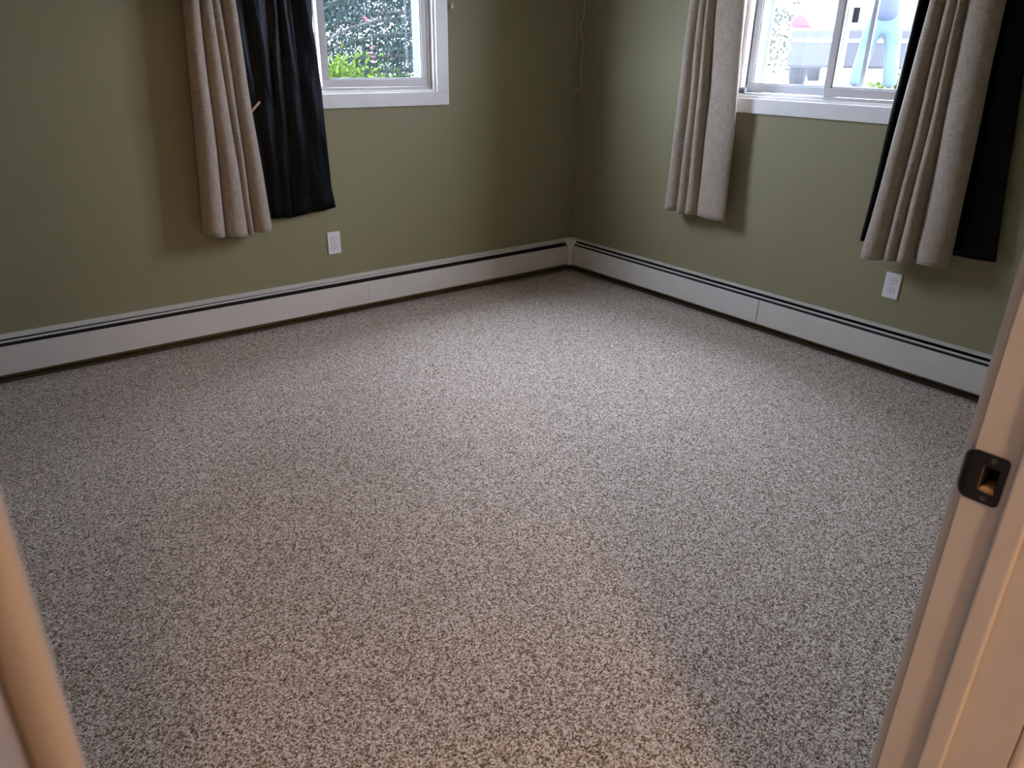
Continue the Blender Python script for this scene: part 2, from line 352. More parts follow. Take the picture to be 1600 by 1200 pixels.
# ------------------------------------------------------------------ windows
def PL(s, d, z): return (s, -d, z)      # on the left wall: s = x, d = distance into the room
def PR(s, d, z): return (-d, s, z)      # on the right wall: s = y
def bx(P, s0, s1, d0, d1, z0, z1): return MB().box(P(s0, d0, z0), P(s1, d1, z1))
def window(name, label, P, W, split, inner_high, panes, par_loc):
    """inner_high: True when the room-side sash is the one at larger s"""
    t = empty(name, par_loc); t['kind'] = 'structure'; t['label'] = label
    a, b_, z0, z1 = W['a'], W['b'], W['z0'], W['z1']
    def add(mb, nm, m, bev=0.002, par=None, segs=2):
        o = mb.build(nm, m, bevel=bev, segs=segs); 
        if par is None: at(o, t)
        else: o.parent = par
        return o
    cw = 0.073; ct = 0.018
    add(bx(P, a - cw, b_ + cw, 0, ct, z0 - 0.066, z0), 'casing', M['trim'], 0.002)
    add(bx(P, a - cw, b_ + cw, 0, ct, z1, z1 + 0.07), 'casing', M['trim'], 0.002)
    add(bx(P, a - cw, a, 0, ct, z0, z1), 'casing', M['trim'], 0.002)
    add(bx(P, b_, b_ + cw, 0, ct, z0, z1), 'casing', M['trim'], 0.002)
    # lining of the opening
    li = 0.012
    m = MB()
    for e0, e1, nm_, mt_ in ((0.004, -0.060, 'lining', M['trim']), (-0.060, -0.20, 'outer_lining', M['outline'])):
        m = MB()
        for (p0, p1) in ((P(a, e0, z0), P(b_, e1, z0 + li)), (P(a, e0, z1 - li), P(b_, e1, z1)), (P(a, e0, z0 + li), P(a + li, e1, z1 - li)), (P(b_ - li, e0, z0 + li), P(b_, e1, z1 - li))):
            m.box(p0, p1)
        add(m, nm_, mt_, 0)
    a2, b2, y0, y1 = a + li, b_ - li, z0 + li, z1 - li
    # fixed outer frame with two tracks
    fw = 0.020
    fr = MB(); fo = MB()
    for (s0, s1, q0, q1) in ((a2, b2, y0, y0 + 0.012), (a2, b2, y1 - fw, y1), (a2, a2 + fw, y0 + 0.012, y1 - fw), (b2 - fw, b2, y0 + 0.012, y1 - fw)):
        fr.box(P(s0, -0.018, q0), P(s1, -0.055, q1)); fo.box(P(s0, -0.055, q0), P(s1, -0.098, q1))
    add(fr, 'frame', M['vinyl'], 0.0015); add(fo, 'outer_frame', M['outline'], 0.0015)
    def sash(s0, s1, d0, d1, nm, gm, bars, st=0.034, rail=0.036, lock=None):
        q0, q1 = y0 + 0.014, y1 - fw
        f = MB()
        for (u0, u1, v0, v1) in ((s0, s1, q0, q0 + rail), (s0, s1, q1 - rail, q1), (s0, s0 + st, q0 + rail, q1 - rail), (s1 - st, s1, q0 + rail, q1 - rail)):
            f.box(P(u0, d0, v0), P(u1, d1, v1))
        so = add(f, nm, M['vinyl'] if d0 > -0.05 else M['outvinyl'], 0.003)
        dm = (d0 + d1)/2
        add(bx(P, s0 + st - 0.004, s1 - st + 0.004, dm - 0.002, dm + 0.002, q0 + rail - 0.004, q1 - rail + 0.004), 'pane', gm, 0, so)
        # glazing bead, a thin lip round the pane
        g = MB()
        for (u0, u1, v0, v1) in ((s0+st, s1-st, q0+rail, q0+rail+0.006), (s0+st, s1-st, q1-rail-0.006, q1-rail), (s0+st, s0+st+0.006, q0+rail, q1-rail), (s1-st-0.006, s1-st, q0+rail, q1-rail)):
            g.box(P(u0, d0 - 0.005, v0), P(u1, dm, v1))
        add(g, 'glazing_bead', M['outvinyl'], 0, so)
        for bs in bars:
            add(bx(P, bs - 0.0105, bs + 0.0105, -0.125, -0.137, z0 + li, z1 - li), 'grille_bar', M['bar'], 0.003)
        return so
    (i0, i1), (o0, o1) = panes['inner'], panes['outer']
    s_in = sash(i0, i1, -0.022, -0.052, 'sash', panes['gi'], panes['bi'], st=panes.get('sti', 0.034))
    s_out = sash(o0, o1, -0.060, -0.094, 'sash', panes['go'], panes['bo'])
    return t, add
tl, addl = window('window_1', 'white sliding window over the left heater', PL, WL, None, True,
      dict(inner=(-1.637, -1.045), outer=(-2.118, -1.600), gi=M['clear'], go=M['clear'], bi=[], bo=[]), (-1.58, 0, 1.105))
trw, addr = window('window_2', 'white sliding window with grey latch in the right wall', PR, WR, None, False,
      dict(inner=(-2.055, -1.590), outer=(-1.625, -1.150), gi=M['clear'], go=M['hazy'], bi=[-1.705], bo=[-1.192]), (0, -1.60, 1.113))
addr(MB().cyl(PR(-1.168, 0.006, 1.147), PR(-1.198, 0.002, 1.147), 0.0140, 0.0140, 20), 'rubber_stop', M['knob'], 0.001)
addr(bx(PR, -1.676, -1.646, -0.056, -0.066, 1.435, 1.495), 'sash_lock', M['black'], 0.002)

# ------------------------------------------------------------------ outlets
def outlet(P, s, z, label):
    c = P(s, 0, z); t = empty('wall_outlet', c); tag(t, label, 'outlet', 'duplex outlets')
    at(bx(P, s - 0.035, s + 0.035, 0, 0.0055, z - 0.0572, z + 0.0572).build('cover_plate', M['plastic'], bevel=0.0025, segs=3), t)
    for dz in (0.0195, -0.0195):
        pts = []
        for i in range(28):
            a = 2*math.pi*i/28; pts.append((0.0172*math.cos(a), max(-0.0138, min(0.0138, 0.0172*math.sin(a)))))
        q = MB().prism([(p[0]*1.06, p[1]*1.06) for p in pts], lambda u, v: P(s + u, 0.0050, z + dz + v), lambda u, v: P(s + u, 0.0057, z + dz + v))
        at(q.build('gap_ring', M['dark']), t)  # dark disc painting the shadow gap round the receptacle
        q = MB().prism(pts, lambda u, v: P(s + u, 0.0050, z + dz + v), lambda u, v: P(s + u, 0.0068, z + dz + v))
        rc = at(q.build('receptacle', M['plastic'], bevel=0.0005), t)
        def sub(mb, nm, m):
            o = mb.build(nm, m); o.parent = rc; return o
        sub(bx(P, s - 0.0074, s - 0.0052, 0.006, 0.0071, z + dz - 0.0005, z + dz + 0.0080), 'slot', M['slot'])
        sub(bx(P, s + 0.0052, s + 0.0074, 0.006, 0.0071, z + dz + 0.0005, z + dz + 0.0075), 'slot', M['slot'])
        g0 = P(s, 0.006, z + dz - 0.0075); g1 = P(s, 0.0071, z + dz - 0.0075)
        sub(MB().cyl(g0, g1, 0.0026, None, 12), 'ground_hole', M['slot'])
    at(MB().cyl(P(s, 0.005, z), P(s, 0.0066, z), 0.0030, 0.0024, 12).build('screw', M['plastic']), t)
outlet(PL, -1.6575, 0.3875, 'white duplex outlet on the left wall, below the black curtain')
outlet(PR, -2.095, 0.3875, 'white duplex outlet on the right wall, below the tan and black curtains')

# ------------------------------------------------------------------ hydronic baseboard heaters
def heater(P, s_start, s_end, joint, label, damper, lipz=0.2015, ptop=0.1775, gap=0.0008):
    """s runs from the corner (s_start) away from it; profile is (d, z)"""
    t = empty('baseboard_heater', P((s_start + s_end)/2, 0, 0)); tag(t, label, 'heater', 'baseboard heaters')
    def ext(poly, s0, s1, nm, m, bev=0.0, par=None):
        o = MB().prism(poly, lambda d, z: P(s0, d, z), lambda d, z: P(s1, d, z)).build(nm, m, bevel=bev)
        return at(o, t)
    ext([(0, 0.055), (0.003, 0.055), (0.003, 0.198), (0, 0.198)], s_start, s_end, 'back_plate', M['dark'])  # slot shade put into the plate's near-black colour
    ext([(0, 0.206), (0, 0.1985), (0.002, 0.1985), (0.002, 0.2035), (0.0245, lipz), (0.0245, lipz - 0.004), (0.026, lipz - 0.004), (0.0265, lipz + 0.0015)], s_start, s_end, 'top_lip', M['enamel'])
    sg = 1 if s_end > s_start else -1
    for p0, p1 in ((s_start, joint - sg*gap), (joint + sg*gap, s_end)):
        ext([(0.0655, ptop - 0.0015), (0.0670, ptop), (0.0672, 0.055), (0.064, 0.0505), (0.050, 0.0500), (0.050, 0.0515), (0.0635, 0.052), (0.0656, 0.056), (0.0655, 0.170)], p0, p1, 'front_panel', M['enamel'])
    # damper blade: nearly closed at the corner end on one heater
    n = 12; b = MB()
    for i in range(n):
        pa = []
        for q in (i/n, (i+1)/n):
            s = lerp(s_start, s_end, q); d = lerp(damper[0][0], damper[1][0], q); z = lerp(damper[0][1], damper[1][1], q)
            pa.append([P(s, d, z), P(s, d - 0.004, z + 0.0015), P(s, d - 0.004, z - 0.006), P(s, d, z - 0.0065)])
        b.add(pa[0] + pa[1], [(0, 1, 5, 4), (1, 2, 6, 5), (2, 3, 7, 6), (3, 0, 4, 7)] + ([(0, 1, 2, 3)] if i == 0 else []) + ([(4, 5, 6, 7)] if i == n - 1 else []))
    at(b.build('damper_blade', M['enamel']), t)
    # copper pipe with fins, coloured near black as the shade of the slot
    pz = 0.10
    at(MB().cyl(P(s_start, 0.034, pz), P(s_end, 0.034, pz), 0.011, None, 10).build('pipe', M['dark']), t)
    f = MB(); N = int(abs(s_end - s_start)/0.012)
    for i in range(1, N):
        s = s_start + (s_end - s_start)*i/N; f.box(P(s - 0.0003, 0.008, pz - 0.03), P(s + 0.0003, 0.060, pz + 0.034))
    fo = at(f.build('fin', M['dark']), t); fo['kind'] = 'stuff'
    return t
heater(PL, -0.078, XW + 0.01, -1.512, 'long cream baseboard heater along the left wall', ((0.034, 0.1935), (0.0465, 0.1845)), 0.1945, 0.1735, 0.0006)
heater(PR, -0.078, YR, -1.492, 'long cream baseboard heater along the right wall', ((0.0475, 0.1885), (0.0475, 0.1885)), 0.2010, 0.1770, 0.0019)
cc = empty('corner_cover', (0, 0, 0)); tag(cc, 'narrow flared cream cover joining the heaters in the corner', 'corner cover')
b = MB()
b.add([(0, 0, 0.207), (-0.092, 0, 0.207), (-0.087, -0.033, 0.2045), (-0.033, -0.087, 0.2045), (0, -0.092, 0.207),
       (0, 0, 0.204), (-0.092, 0, 0.204), (-0.087, -0.033, 0.2015), (-0.033, -0.087, 0.2015), (0, -0.092, 0.204)],
      [(0, 1, 2, 3, 4), (5, 9, 8, 7, 6), (0, 5, 6, 1), (1, 6, 7, 2), (2, 7, 8, 3), (3, 8, 9, 4), (4, 9, 5, 0)])
at(b.build('top_plate', M['enamel']), cc)
A = [(-0.087, -0.033, 0.2040), (-0.033, -0.087, 0.2040), (-0.072, -0.096, 0.166), (-0.096, -0.072, 0.166), (-0.096, -0.072, 0.048), (-0.072, -0.096, 0.048)]
off = Vector((0.0025, 0.0025, 0))
Bk = [tuple(Vector(p) + off) for p in A]
b = MB(); b.add(A + Bk, [(0, 1, 2, 3), (3, 2, 5, 4), (6, 9, 8, 7), (9, 10, 11, 8), (0, 6, 7, 1), (1, 7, 8, 2), (2, 8, 11, 5), (5, 11, 10, 4), (4, 10, 9, 3), (3, 9, 6, 0)])
at(b.build('face_plate', M['enamel']), cc)
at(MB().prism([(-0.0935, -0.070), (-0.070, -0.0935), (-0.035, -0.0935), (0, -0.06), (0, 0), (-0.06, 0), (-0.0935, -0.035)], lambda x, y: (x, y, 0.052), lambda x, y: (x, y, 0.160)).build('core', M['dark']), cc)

# stained wood strip left at the foot of the walls
for i, (P, s0, s1) in enumerate(((PL, -0.014, XW), (PR, 0.0, YR))):
    b = MB(); n = 60; prev = None
    for k in range(n):
        q0, q1 = lerp(s0, s1, k/n), lerp(s0, s1, (k+1)/n); hgt = 0.017 + 0.0015*math.sin(k*1.7)
        b.box(P(q0, 0, -0.002), P(q1, 0.013, hgt))
    o = b.build('trim_%d' % (i + 2), M['strip']); o['kind'] = 'structure'
# crumbs of plaster along the carpet edge
b = MB()
for k in range(70):
    if random.random() < 0.62: P, s = PL, random.choice([random.uniform(-3.1, -0.1), random.gauss(-2.55, 0.06), random.gauss(-0.25, 0.12)])
    else: P, s = PR, random.uniform(-2.5, -0.1)
    if s > -0.03: continue
    d = random.uniform(0.016, 0.05); r = random.uniform(0.0012, 0.0038); c = Vector(P(s, d, r*0.6))
    vs = [c + Vector((random.uniform(-r, r), random.uniform(-r, r), random.uniform(-r*0.6, r*0.9))) for _ in range(4)]
    b.add(vs, [(0, 1, 2), (0, 2, 3), (0, 3, 1), (1, 3, 2)])
tag(b.build('plaster_crumb', M['crumb']), 'loose pale plaster crumbs along the carpet edge under the heaters', 'crumbs', kind='stuff')

# ------------------------------------------------------------------ curtains
def interp(tab, z):
    """tab: [(z, s), ...] from bottom to top, straight lines, extended at both ends"""
    if z <= tab[0][0]: a, b = tab[0], tab[1]
    elif z >= tab[-1][0]: a, b = tab[-2], tab[-1]
    else:
        for a, b in zip(tab, tab[1:]):
            if a[0] <= z <= b[0]: break
    return a[1] + (b[1] - a[1])*(z - a[0])/(b[0] - a[0])
ZT = 2.17
def cloth(name, P, bounds, zbot, d0, depth, m, parent, thick=0.003, power=0.6, per=18, nz=64, wob=0.003, seed=0, sway=None, hem=0.09, flip=None):
    """bounds: fold boundaries, each a table (z, s); zbot(u) bottom height; depth per fold"""
    r = random.Random(seed); nf = len(bounds) - 1
    ph = [r.uniform(0, 6.28) for _ in range(nf*3)]
    cols = []
    for i in range(nf):
        for k in range(per + (1 if i == nf - 1 else 0)): cols.append((i, k/per))
    vs, uv = [], []; nu = len(cols)
    for j in range(nz + 1):
        v = j/nz
        for c, (i, t) in enumerate(cols):
            u = (i + t)/nf; zb = zbot(u); z = lerp(zb, ZT, v)
            s0, s1 = interp(bounds[i], z), interp(bounds[i+1], z); wdt = s1 - s0
            prof = math.sin(math.pi*t)**power if power > 0.8 else math.sin(math.pi*t)
            grow = 1.0 + 0.25*(1 - v)
            s = s0 + wdt*(t if power > 0.8 else 0.5 - 0.5*math.cos(math.pi*t))
            d = d0 + depth[i]*prof*grow
            d += wob*math.sin(5.2*z + ph[i] + 2.0*t) + 0.5*wob*math.sin(13*z + ph[nf + i] + 5*t)
            s += 0.6*wob*math.sin(7.3*z + ph[2*nf + i])
            if hem and z - zb < hem: d += 0.0022
            if hem and z - zb < 0.02: d -= 0.0015*(1 - (z - zb)/0.02)
            vs.append(P(s, d, z)); uv.append((abs(wdt)*t*1.5 + i*0.21, z))
    fs = [(j*nu + c, j*nu + c + 1, (j+1)*nu + c + 1, (j+1)*nu + c) for j in range(nz) for c in range(nu - 1)]
    me = bpy.data.meshes.new(name); me.from_pydata(vs, [], fs)
    ul = me.uv_layers.new(name='UVMap')
    for lp in me.loops: ul.data[lp.index].uv = uv[lp.vertex_index]
    for p in me.polygons: p.use_smooth = True
    me.materials.append(m)
    o = bpy.data.objects.new(name, me); COL.objects.link(o)
    so = o.modifiers.new('thick', 'SOLIDIFY'); so.thickness = thick; so.offset = 0
    return at(o, parent) if parent else o
def seg(zt, zb, tops, bots): return [[(zb, b_), (zt, t_)] for t_, b_ in zip(tops, bots)]
# left window: oatmeal panel in four round folds, black blackout panel behind it
c1 = empty('tan_curtain', (-2.15, -0.10, 0.52)); tag(c1, 'oatmeal linen curtain in four round folds on the left wall', 'curtain', 'oatmeal linen curtains')
cloth('cloth', PL, seg(1.475, 0.53, [-2.255, -2.195, -2.144, -2.104, -2.049], [-2.318, -2.223, -2.122, -2.092, -2.008]),
      lambda u: 0.512 + 0.030*max(0, 1 - u*7) + 0.004*math.sin(u*9), 0.075, [0.050, 0.050, 0.032, 0.048], M['linen'], c1, power=0.55, seed=3)
k1 = empty('blackout_curtain', (-1.85, -0.05, 0.55)); tag(k1, 'black satin blackout curtain hanging beside the left window', 'curtain', 'black blackout curtains')
redge = [(0.56, -1.645), (0.67, -1.660), (1.126, -1.666), (1.394, -1.690), (1.50, -1.684)]
cloth('cloth', PL, seg(1.486, 0.56, [-2.20, -1.998, -1.897, -1.846, -1.784], [-2.17, -1.973, -1.923, -1.868, -1.765]) + [redge],
      lambda u: 0.553 + (0.020*(u - 0.62)/0.38 if u > 0.62 else -0.004 + 0.012*(0.62 - u)), 0.032, [0.006, 0.010, 0.007, 0.010, 0.005], M['satin'], k1, power=1.0, seed=5, wob=0.0035, thick=0.0015, hem=0.075)
# right window
c2 = empty('tan_curtain', (-0.10, -1.05, 0.52)); tag(c2, 'narrow oatmeal linen curtain on the right wall, nearest the room corner', 'curtain', 'oatmeal linen curtains')
cloth('cloth', PR, seg(1.54, 0.53, [-0.879, -0.940, -0.985, -1.020, -1.187], [-0.845, -0.930, -0.990, -1.055, -1.229]),
      lambda u: 0.530 + 0.004*math.sin(u*11), 0.072, [0.045, 0.040, 0.040, 0.020], M['linen'], c2, power=0.55, seed=8)
c3 = empty('tan_curtain', (-0.10, -2.16, 0.50)); tag(c3, 'wide flaring oatmeal linen curtain between black curtain edges, by the doorway', 'curtain', 'oatmeal linen curtains')
cloth('cloth', PR, seg(1.501, 0.504, [-2.041, -2.100, -2.145, -2.173, -2.293], [-1.979, -2.084, -2.136, -2.205, -2.338]),
      lambda u: 0.508 + 0.030*u, 0.078, [0.055, 0.045, 0.045, 0.040], M['linen'], c3, power=0.55, seed=12)
k2 = empty('blackout_curtain', (-0.05, -2.2, 0.56)); tag(k2, 'black satin blackout curtain behind the tan curtain nearest the doorway', 'curtain', 'black blackout curtains')
cloth('cloth', PR, seg(1.505, 0.56, [-1.958, -2.002, -2.06, -2.20, -2.364], [-1.927, -1.972, -2.06, -2.30, -2.481]),
      lambda u: 0.562 + 0.018*u, 0.030, [0.024, 0.022, 0.012, 0.012], M['satin'], k2, power=0.9, seed=15, wob=0.002, thick=0.0015, hem=0.075)
def rod(P, s0, s1, label):
    t = empty('curtain_rod', P((s0 + s1)/2, 0, 2.18)); tag(t, label, 'curtain rod', 'curtain rods')
    at(MB().cyl(P(s0, 0.095, 2.185), P(s1, 0.095, 2.185), 0.011, None, 16).build('pole', M['rod'], smooth=False), t)
    at(MB().cyl(P(s0, 0.046, 2.185), P(s1, 0.046, 2.185), 0.008, None, 16).build('inner_pole', M['rod'], smooth=False), t)
    for s in (s0, s1):
        f = MB().lathe([(0.004, -0.022), (0.018, -0.012), (0.022, 0), (0.018, 0.012), (0.004, 0.022)], P(s, 0.095, 2.185), 14)
        at(f.build('finial', M['rod'], smooth=True), t)
    for s in (lerp(s0, s1, 0.06), lerp(s0, s1, 0.94)):
        at(MB().box(P(s - 0.012, 0, 2.15), P(s + 0.012, 0.006, 2.22)).box(P(s - 0.006, 0.006, 2.172), P(s + 0.006, 0.10, 2.180)).build('bracket', M['rod']), t)
rod(PL, -2.42, -0.78, 'dark double curtain rod above the left window')
rod(PR, -2.62, -0.74, 'dark double curtain rod above the right window')
# pale dowel poking out from behind the tan curtain
dw = empty('wooden_dowel', (-2.03, -0.078, 1.04)); tag(dw, 'thin pale wooden stick poking from behind the tan curtain', 'stick')
at(MB().cyl((-2.090, -0.052, 0.975), (-1.984, -0.066, 1.082), 0.0055, None, 12).build('stick', M['dowel']), dw)
# blind cord with a bell tassel beside the left window casing
bc = empty('blind_cord', (-0.917, -0.02, 1.5)); tag(bc, 'white blind cord with bell tassel beside the left window casing', 'cord')
at(MB().tube([(-0.917, -0.02, 1.525), (-0.918, -0.02, 1.8), (-0.922, -0.022, 2.10)], 0.0014, 6).build('cord', M['whitecord'], smooth=True), bc)
at(MB().lathe([(0.0085, 0), (0.008, 0.006), (0.0055, 0.018), (0.003, 0.026), (0.002, 0.030)], (-0.917, -0.02, 1.498), 14).build('tassel', M['whitecord'], smooth=True), bc)
at(MB().box((-0.932, 0, 2.085), (-0.912, -0.024, 2.115)).build('cord_cleat', M['whitecord'], bevel=0.002), bc)
# painted cable hanging down the corner
pc = empty('loose_cable', (-0.02, -0.03, 1.1)); tag(pc, 'thin olive painted cable hanging loose in the corner', 'cable')
pts = [(-0.012, -0.030, 2.40), (-0.012, -0.030, 1.60), (-0.013, -0.028, 1.50), (-0.026, -0.020, 1.44), (-0.014, -0.030, 1.38), (-0.010, -0.034, 1.30), (-0.016, -0.028, 1.22), (-0.012, -0.034, 1.15), (-0.012, -0.036, 1.125), (-0.022, -0.022, 1.105), (-0.036, -0.010, 1.092), (-0.046, -0.006, 1.088)]
def smooth_path(p, n=6):
    p = [Vector(q) for q in p]; out = []
    for i in range(len(p) - 1):
        a, b_, c, d = p[max(i-1, 0)], p[i], p[i+1], p[min(i+2, len(p)-1)]
        for k in range(n):
            t = k/n; out.append(0.5*((2*b_) + (c - a)*t + (2*a - 5*b_ + 4*c - d)*t*t + (3*b_ - a - 3*c + d)*t**3))
    return out + [p[-1]]
at(MB().tube(smooth_path(pts), 0.0022, 7).build('cable', M['cord'], smooth=True), pc)
at(MB().tube(smooth_path([(-0.040, -0.006, 1.52), (-0.041, -0.006, 1.44), (-0.043, -0.006, 1.38), (-0.042, -0.007, 1.33)]), 0.0016, 6).build('strand', M['cord'], smooth=True), pc)

# ------------------------------------------------------------------ hall ceiling lamp behind the camera
hl = empty('ceiling_lamp', (-3.60, -5.48, H)); tag(hl, 'warm flush dome ceiling lamp in the hall', 'lamp')
b = MB().lathe([(0.22, 0), (0.22, -0.02), (0.205, -0.028)], (0, 0, 0), 32).build('base', M['steel'], hl)
b = MB().lathe([(0.200, -0.028), (0.190, -0.062), (0.156, -0.095), (0.104, -0.118), (0.045, -0.130), (0.004, -0.132)], (0, 0, 0), 32).build('dome', emit('lamp_glass', (1.0, 0.66, 0.44), LAMP_STRENGTH), hl, smooth=True)

# ------------------------------------------------------------------ outside
GZ = 0.90
def ground_mat():
    m = mat('pale_gravel', (0.40, 0.38, 0.35), 0.95); v = coords(m)
    base(m, ramp(m, noise(m, v, 1.2, 6, 0.7), [(0.35, (0.34, 0.33, 0.29)), (0.65, (0.52, 0.51, 0.49))])); bump(m, noise(m, v, 30, 4), 0.3, 0.02); return m
b = MB(); b.box((0.21, -14, GZ - 0.25), (45, 45, GZ)).box((-25, 0.21, GZ - 0.25), (0.21, 45, GZ))
o = b.build('ground', ground_mat()); o['kind'] = 'structure'
bark = wood('bark', (0.010, 0.008, 0.006), (0.026, 0.021, 0.017), (1, 1, 0.3))
needle = leafmat('evergreen_leaf', (0.003, 0.007, 0.006), (0.012, 0.021, 0.015), 0.25)
bright = leafmat('lime_leaf', (0.022, 0.042, 0.004), (0.075, 0.115, 0.012), 0.4)
pale = leafmat('pale_spring_leaf', (0.015, 0.022, 0.012), (0.04, 0.05, 0.025), 0.3)
redm = mat('red_flower', (0.55, 0.03, 0.05), 0.6)
def leaf_mesh(name, centers, dirs, L, Wd, m, parent, rs):
    n = len(centers); c = np.asarray(centers); d = np.asarray(dirs); d /= np.linalg.norm(d, axis=1)[:, None] + 1e-9
    q = rs.normal(size=(n, 3)); s = np.cross(d, q); s /= np.linalg.norm(s, axis=1)[:, None] + 1e-9
    l = L*(0.6 + 0.8*rs.random(n))[:, None]; w_ = Wd*(0.6 + 0.8*rs.random(n))[:, None]
    v = np.stack([c, c + d*l*0.5 + s*w_, c + d*l, c + d*l*0.5 - s*w_], 1).reshape(-1, 3)
    me = bpy.data.meshes.new(name); me.from_pydata(v.tolist(), [], np.arange(4*n).reshape(n, 4).tolist()); me.materials.append(m)
    o = bpy.data.objects.new(name, me); COL.objects.link(o); o.parent = parent; o['kind'] = 'stuff'; return o
def evergreen(loc, h, rad, nb, label, m, seed, leaves=420, name='evergreen_tree', L=0.055, Wd=0.011, zlow=0.12, low=1):
    rs = np.random.default_rng(seed); t = empty(name, loc); tag(t, label, 'tree')
    MB().tube([(0, 0, -0.05), (0.03, 0.02, h*0.3), (-0.02, 0.03, h*0.6), (0.01, 0, h*0.97)], [0.13, 0.11, 0.07, 0.015], 10).build('trunk', bark, t, smooth=True)
    br = MB(); C_, D_ = [], []
    for i in range(nb):
        zz = h*(zlow + (0.97 - zlow)*(i/nb)); a = i*2.399 + rs.normal()*0.25; ln = rad*(1 - (zz/h)**1.6*0.85)*(0.75 + 0.4*rs.random())
        p = []
        for k in range(7):
            q = k/6; p.append(np.array([math.cos(a)*ln*q, math.sin(a)*ln*q, zz + 0.14*ln*q - 0.42*ln*q*q]))
        br.tube([tuple(x) for x in p], [0.022*(1 - k/7) + 0.004 for k in range(7)], 5)
        for k in range(leaves*(low if zz < 1.7 else 1)):
            q = 0.15 + 0.85*rs.random()**0.7; j = min(int(q*6), 5); f = q*6 - j
            c0 = p[j]*(1 - f) + p[j+1]*f
            sd = rs.normal(size=3)*np.array([0.17, 0.17, 0.06])*(0.5 + q)*ln/1.6
            dr_ = -abs(rs.normal())*0.16*ln/1.6
            C_.append(c0 + sd + np.array([0, 0, dr_])); D_.append(np.array([math.cos(a), math.sin(a), -0.9]) + rs.normal(size=3)*0.6)
    br.build('branches', bark, t, smooth=True)
    leaf_mesh('foliage', C_, D_, L, Wd, m, t, rs); return t
evergreen((1.20, 3.45, GZ), 5.2, 2.5, 120, 'dark drooping evergreen tree outside the left window', needle, 5, leaves=300, zlow=0.03, L=0.038, Wd=0.0085, low=8)
evergreen((5.0, 9.4, GZ), 5.5, 2.6, 90, 'second dark evergreen tree added behind the first to darken bright gaps', needle, 6, leaves=200, zlow=0.03, L=0.06, Wd=0.014, low=3)  # extra tree, darkens bright gaps in the first one's foliage
def blossom(loc, pts, label):
    t = empty('red_blossom', loc); tag(t, label, 'blossom', 'red blossoms among the evergreen')
    st = MB().tube([(0, 0, 0.10), (0.005, 0.0, 0.03), (0, 0, 0)] + [tuple(p) for p in pts], 0.003, 5).build('stalk', bark, t, smooth=True)
    for p in [(0, 0, 0)] + pts:
        b = MB(); rs = random.Random(int(p[2]*1000) + 5)
        for k in range(6):
            a = k*1.047 + rs.random()*0.4; d = Vector((math.cos(a), math.sin(a), rs.uniform(-0.6, 0.2))); sd = Vector((-math.sin(a), math.cos(a), 0)); c = Vector(p)
            up = Vector((0, 0, 0.004)); L_ = 0.016
            b.add([c - up, c + d*L_*0.6 + sd*0.010, c + d*L_, c + d*L_*0.6 - sd*0.010, c + up], [(0, 1, 2, 3), (4, 3, 2, 1)])
        b.build('petals', redm, t)
blossom((-0.42, 1.88, 1.515), [(0.015, 0.0, -0.012)], 'single round red blossom high in the evergreen foliage')
blossom((-0.40, 1.84, 1.315), [(-0.012, 0, -0.035), (0.006, 0, -0.06), (0.000, 0, -0.09)], 'hanging string of red blossoms low in the evergreen foliage')
def shrub(loc, r, h, n, label, m, seed, L=0.09, Wd=0.02):
    rs = np.random.default_rng(seed); t = empty('leafy_shrub', loc); tag(t, label, 'shrub')
    st = MB(); C_, D_ = [], []
    for i in range(26):
        a = rs.random()*6.283; q = r*(0.3 + 0.7*rs.random()); tip = np.array([math.cos(a)*q, math.sin(a)*q, h*(0.55 + 0.45*rs.random())])
        st.tube([(0, 0, -0.02), tuple(tip*np.array([0.4, 0.4, 0.6])), tuple(tip)], [0.010, 0.007, 0.003], 5)
        for k in range(n//26):
            f = 0.25 + 0.75*rs.random(); C_.append(tip*np.array([f, f, f**0.8]) + rs.normal(size=3)*0.07); D_.append(np.array([math.cos(a), math.sin(a), 0.5]) + rs.normal(size=3)*0.7)
    st.build('stems', bark, t, smooth=True); leaf_mesh('foliage', C_, D_, L, Wd, m, t, rs); return t
shrub((-0.68, 2.0, GZ), 0.26, 0.27, 2200, 'bright lime green shrub low outside the left window', bright, 21, 0.05, 0.013)
shrub((0.30, 3.15, GZ), 0.42, 0.13, 1600, 'low bright green bush at the foot of the evergreen tree', bright, 22, 0.05, 0.013)
shrub((6.55, 1.30, GZ), 0.30, 0.16, 700, 'low yellow green tuft beside the feet of the person', bright, 25, 0.10, 0.012)

